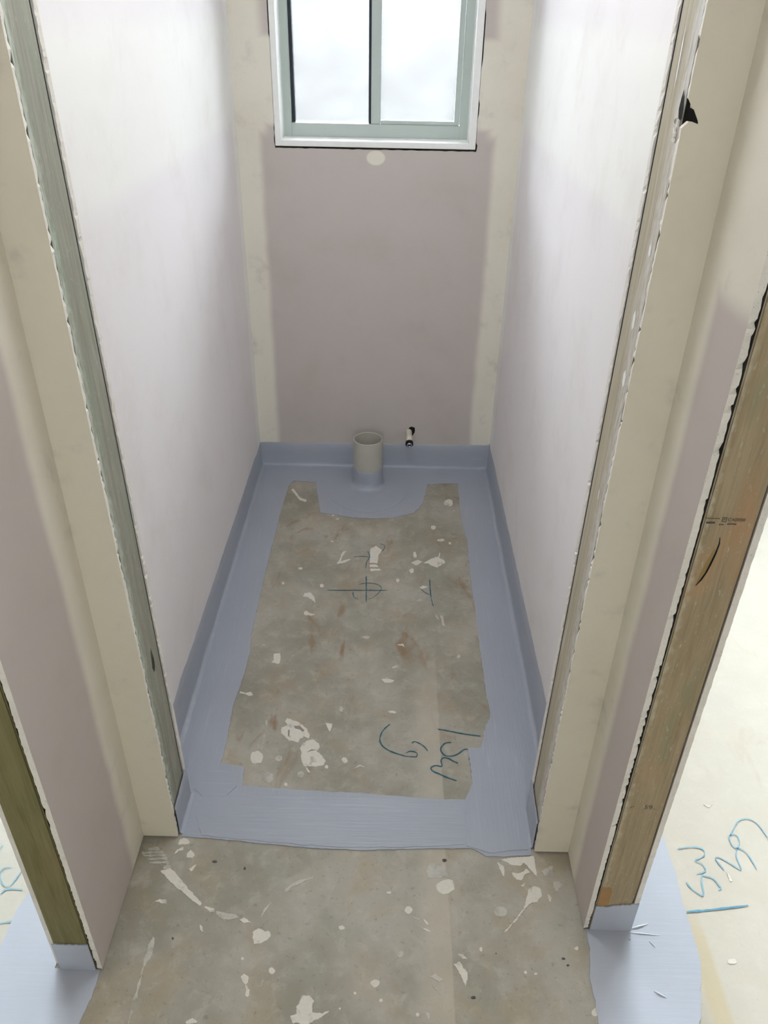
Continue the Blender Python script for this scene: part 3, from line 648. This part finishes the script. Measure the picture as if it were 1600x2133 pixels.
def chalk(crop, pts, wid=0.0042, mat=CHALK, z=0.0013):
    p = [Vector(q) for q in T2(*crop, pts)]
    if len(p) > 2:                                            # smooth the stroke
        q = []
        for i in range(len(p)-1):
            p0, p1, p2, p3 = p[max(0, i-1)], p[i], p[i+1], p[min(len(p)-1, i+2)]
            for k in range(5):
                t = k/5; q.append(0.5*((2*p1)+(p2-p0)*t+(2*p0-5*p1+4*p2-p3)*t*t+(3*p1-p0-3*p2+p3)*t*t*t))
        p = q+[p[-1]]
    else: p = [p[0].lerp(p[1], i/14) for i in range(15)]
    w = [at(*v) for v in p]; bm = bmesh.new(); prev = None
    for i, c in enumerate(w):
        d = (w[min(i+1, len(w)-1)]-w[max(0, i-1)]).normalized(); nn = Vector((-d.y, d.x, 0)); r = wid*0.5*(0.75+0.5*noise.noise((c.x*80, c.y*80, 0)))*(0.45 if i in (0, len(w)-1) else 1)
        cur = [bm.verts.new((c.x+nn.x*r, c.y+nn.y*r, z)), bm.verts.new((c.x-nn.x*r, c.y-nn.y*r, z))]
        if prev: bm.faces.new((prev[0], prev[1], cur[1], cur[0]))
        prev = cur
    return obj('chalk_mark', bm, mat, floor)
PXC = ((0, 0), 1.0); Q1 = ((650,1110), 5.161); Q2 = ((750,1460), 5.926); Q3 = ((0,1650), 6.095)
for cr, pts in [(PXC, [(682,1230),(808,1230)]), (PXC, [(763,1200),(763,1255)]), (Q1, [(1265,500),(1270,600),(1280,700)]), (Q2, [(370,290),(310,340),(265,400),(245,480),(270,550),(340,605),(430,645),(560,685)]),
 (Q2, [(960,350),(1100,375),(1250,405),(1490,438)]), (Q2, [(1130,515),(1050,525),(1000,580),(1005,630),(1060,680),(1150,680),(1220,650),(1280,605),(1330,600)]),
 (Q2, [(1210,770),(1150,745),(1090,712),(1030,705),(1000,740),(1010,810),(940,800),(890,815),(875,835),(900,870),(980,905),(1080,950),(1200,990)])]: chalk(cr, pts)
for cr, pts in [(Q1, [(500,560),(560,545),(660,545),(720,565),(745,600),(715,650),(650,700),(600,715)]), (Q1, [(440,640),(450,690),(500,720)]), (Q1, [(1170,600),(1210,640),(1265,665)]), (Q1, [(1280,700),(1290,740),(1305,790)]),
 (Q1, [(730,120),(775,135),(780,165),(755,200)]), (Q1, [(600,200),(620,260),(585,320),(580,380)]), (Q1, [(450,260),(560,255),(640,270)]),
 (Q2, [(560,685),(640,690),(695,690),(705,655),(670,630),(610,625),(570,650)]), (Q2, [(640,530),(670,505),(740,530),(800,575),(835,620)]), (Q2, [(1360,640),(1345,735)])]: chalk(cr, pts, 0.0028)
chalk(C8, [(130,1105),(250,1095),(400,1080),(700,1045)], 0.0055, CHALKL)
for cr, pts in [(C8, [(130,830),(180,890),(275,955),(290,920),(275,850),(275,775),(320,778),(380,800),(430,860),(450,885),(425,905)]), (C8, [(225,755),(300,735),(305,710),(270,660),(210,630),(270,605),(300,575),(285,535),(245,513),(150,510),(50,525)]),
 (C8, [(480,720),(430,660),(400,610),(440,605),(520,650),(630,715),(615,660),(590,590),(595,530),(620,480),(600,410),(560,390),(530,410),(530,450),(570,510),(640,530),(700,580),(780,715)]), (C8, [(530,405),(560,350),(600,280),(660,248),(720,255),(790,300),(880,425)]),
 (Q3, [(145,965),(50,970),(5,1030),(15,1130),(60,1195),(130,1190),(200,1110),(290,985)]), (Q3, [(290,1240),(180,1235),(80,1240),(10,1290)]), (Q3, [(-100,1675),(60,1660),(150,1640)]), (Q3, [(-40,760),(0,720),(40,680)])]: chalk(cr, pts, 0.0036, CHALKB)

# ------------------------------------------------------------------ marks on the timber
def stud_mark(pts, y, mat, parent, name):
    bm = bmesh.new(); 
    for a in pts: bm.faces.new([bm.verts.new((x, y, z)) for x, z in a])
    return obj(name, bm, mat, parent)
ys = ER+0.0002
def ribbon(pts, wid):
    out = []
    for (a, b), (c, d) in zip(zip(pts, wid), zip(pts[1:], wid[1:])): out.append([(a[0]-b, a[1]), (a[0]+b, a[1]), (c[0]+d, c[1]), (c[0]-d, c[1])])
    return out
stud_mark(ribbon([(0.5055, 0.944), (0.5072, 0.934), (0.5060, 0.918), (0.5035, 0.900), (0.5010, 0.886), (0.4965, 0.872), (0.4915, 0.862)], [0.0005, 0.0009, 0.0013, 0.0014, 0.0012, 0.0014, 0.0006]), ys, DARK, sr, 'timber_crack')
stud_mark(ribbon([(0.5035, 0.925), (0.5000, 0.905), (0.4965, 0.885), (0.4925, 0.868)], [0.0008, 0.0030, 0.0032, 0.0012]), ys+0.0004, simple('resin_streak', (0.30, 0.205, 0.075), 0.5), sr, 'resin_streak')
def text(name, body, size, x, z, parent, mat=INK):
    cu = bpy.data.curves.new(name, 'FONT'); cu.body = body; cu.size = size; cu.align_x = 'LEFT'
    o = bpy.data.objects.new(name, cu); C.objects.link(o)
    dg = bpy.context.evaluated_depsgraph_get(); me = bpy.data.meshes.new_from_object(o.evaluated_get(dg)); bpy.data.objects.remove(o)
    me.transform(Matrix.Translation((x, ys, z)) @ Matrix.Rotation(math.pi/2, 4, 'X'))
    me.transform(Matrix.Translation(-wr.location)); me.materials.append(mat)
    t = bpy.data.objects.new(name, me); C.objects.link(t); t.parent = parent; return t
text('stamp_lettering', '59', 0.0155, 0.5125, 0.374, sr)
stud_mark([[(0.4905, 0.3795), (0.4965, 0.3795), (0.4965, 0.3807), (0.4905, 0.3807)], [(0.4905, 0.376), (0.4917, 0.376), (0.4917, 0.3795), (0.4905, 0.3795)], [(0.5255, 0.3745), (0.535, 0.3742), (0.535, 0.3750), (0.5255, 0.3753)]], ys, INK, sr, 'stamp_lettering')
bars = []
def dash(x0, x1, z, h, gap=0.0011):
    x = x0
    while x < x1: k = random.uniform(0.0010, 0.0022); bars.append([(x, z), (x+k, z), (x+k, z+h), (x, z+h)]); x += k+gap*random.uniform(0.3, 0.8)
dash(0.4795, 0.497, 0.9735, 0.0016); dash(0.4815, 0.493, 0.9660, 0.0030); dash(0.499, 0.5045, 0.9640, 0.0018); dash(0.510, 0.521, 0.9650, 0.0020)
for (a, b, c, d) in ((0.5015, 0.5075, 0.9690, 0.9698), (0.5015, 0.5075, 0.9757, 0.9765), (0.5015, 0.5022, 0.9690, 0.9765), (0.5068, 0.5075, 0.9690, 0.9765)): bars.append([(a, c), (b, c), (b, d), (a, d)])
tag(stud_mark(bars, ys, INK, sr, 'stamp_lettering'), kind='stuff')
text('stamp_lettering', 'F', 0.0065, 0.5030, 0.9705, sr); text('stamp_lettering', 'CA0000', 0.0070, 0.5088, 0.9705, sr)
stud_mark([[(0.4795, 0.060), (0.5000, 0.060), (0.5010, 0.095), (0.5005, 0.112), (0.5018, 0.124), (0.4985, 0.138), (0.4940, 0.141), (0.4880, 0.140), (0.4795, 0.143)]], ys+0.0002, simple('honey_stain', (0.36, 0.21, 0.085), 0.6, vary=0.2), sr, 'honey_stain')
# torn paper and the black hole in the right jamb
bm = bmesh.new(); pj = [(0.0085, 1.462), (0.0125, 1.452), (0.0145, 1.440), (0.010, 1.431), (0.002, 1.428), (-0.0035, 1.432), (0.0015, 1.446)]
xj = OR+LNR*1.44/1.5+0.0006
bm.faces.new([bm.verts.new((xj, y, z)) for y, z in pj]); obj('torn_hole', bm, DARK, nr)
bm = bmesh.new(); pj = [(0.0005, 1.4455), (0.009, 1.4420), (0.0165, 1.4300), (0.0175, 1.4265), (0.010, 1.4290), (0.0005, 1.4300)]
bm.faces.new([bm.verts.new((xj+a, yr0-0.0004, z)) for a, z in pj]); obj('torn_hole', bm, DARK, nr)
bm = bmesh.new()
for k in range(9):
    y = random.uniform(0.004, 0.018); z = random.uniform(1.405, 1.428); r = random.uniform(0.0015, 0.004)
    add_box(bm, xj-0.0022, xj, y-r*0.6, y+r*0.6, z-r, z+r)
tag(obj('torn_paper', bm, CORE, nr), kind='stuff')
# plaster dabs on the right jamb
for (y, z, ry, rz) in ((0.030, 1.17, 0.006, 0.013), (0.022, 1.085, 0.007, 0.012), (0.052, 1.49, 0.0022, 0.030), (0.020, 1.27, 0.005, 0.008), (0.034, 0.88, 0.002, 0.010)):
    bm = bmesh.new(); xx = OR+0.0020+LNR*z/1.5-0.0004
    bm.faces.new([bm.verts.new((xx, y+ry*(1+.4*noise.noise((k, z, 1.3)))*math.cos(k*0.524), z+rz*(1+.4*noise.noise((k, z, 7.7)))*math.sin(k*0.524))) for k in range(12)])
    obj('plaster_dab', bm, LINER, nr)
bm = bmesh.new(); xx = OL-0.0012+LNL*0.47/1.5+0.0006
bm.faces.new([bm.verts.new((xx, y, z)) for y, z in ((0.062, 0.500), (0.066, 0.480), (0.069, 0.462), (0.067, 0.445), (0.060, 0.438), (0.057, 0.450), (0.060, 0.470))])
obj('timber_crack', bm, simple('knot_dark', (0.05, 0.045, 0.035), 0.8), nl)
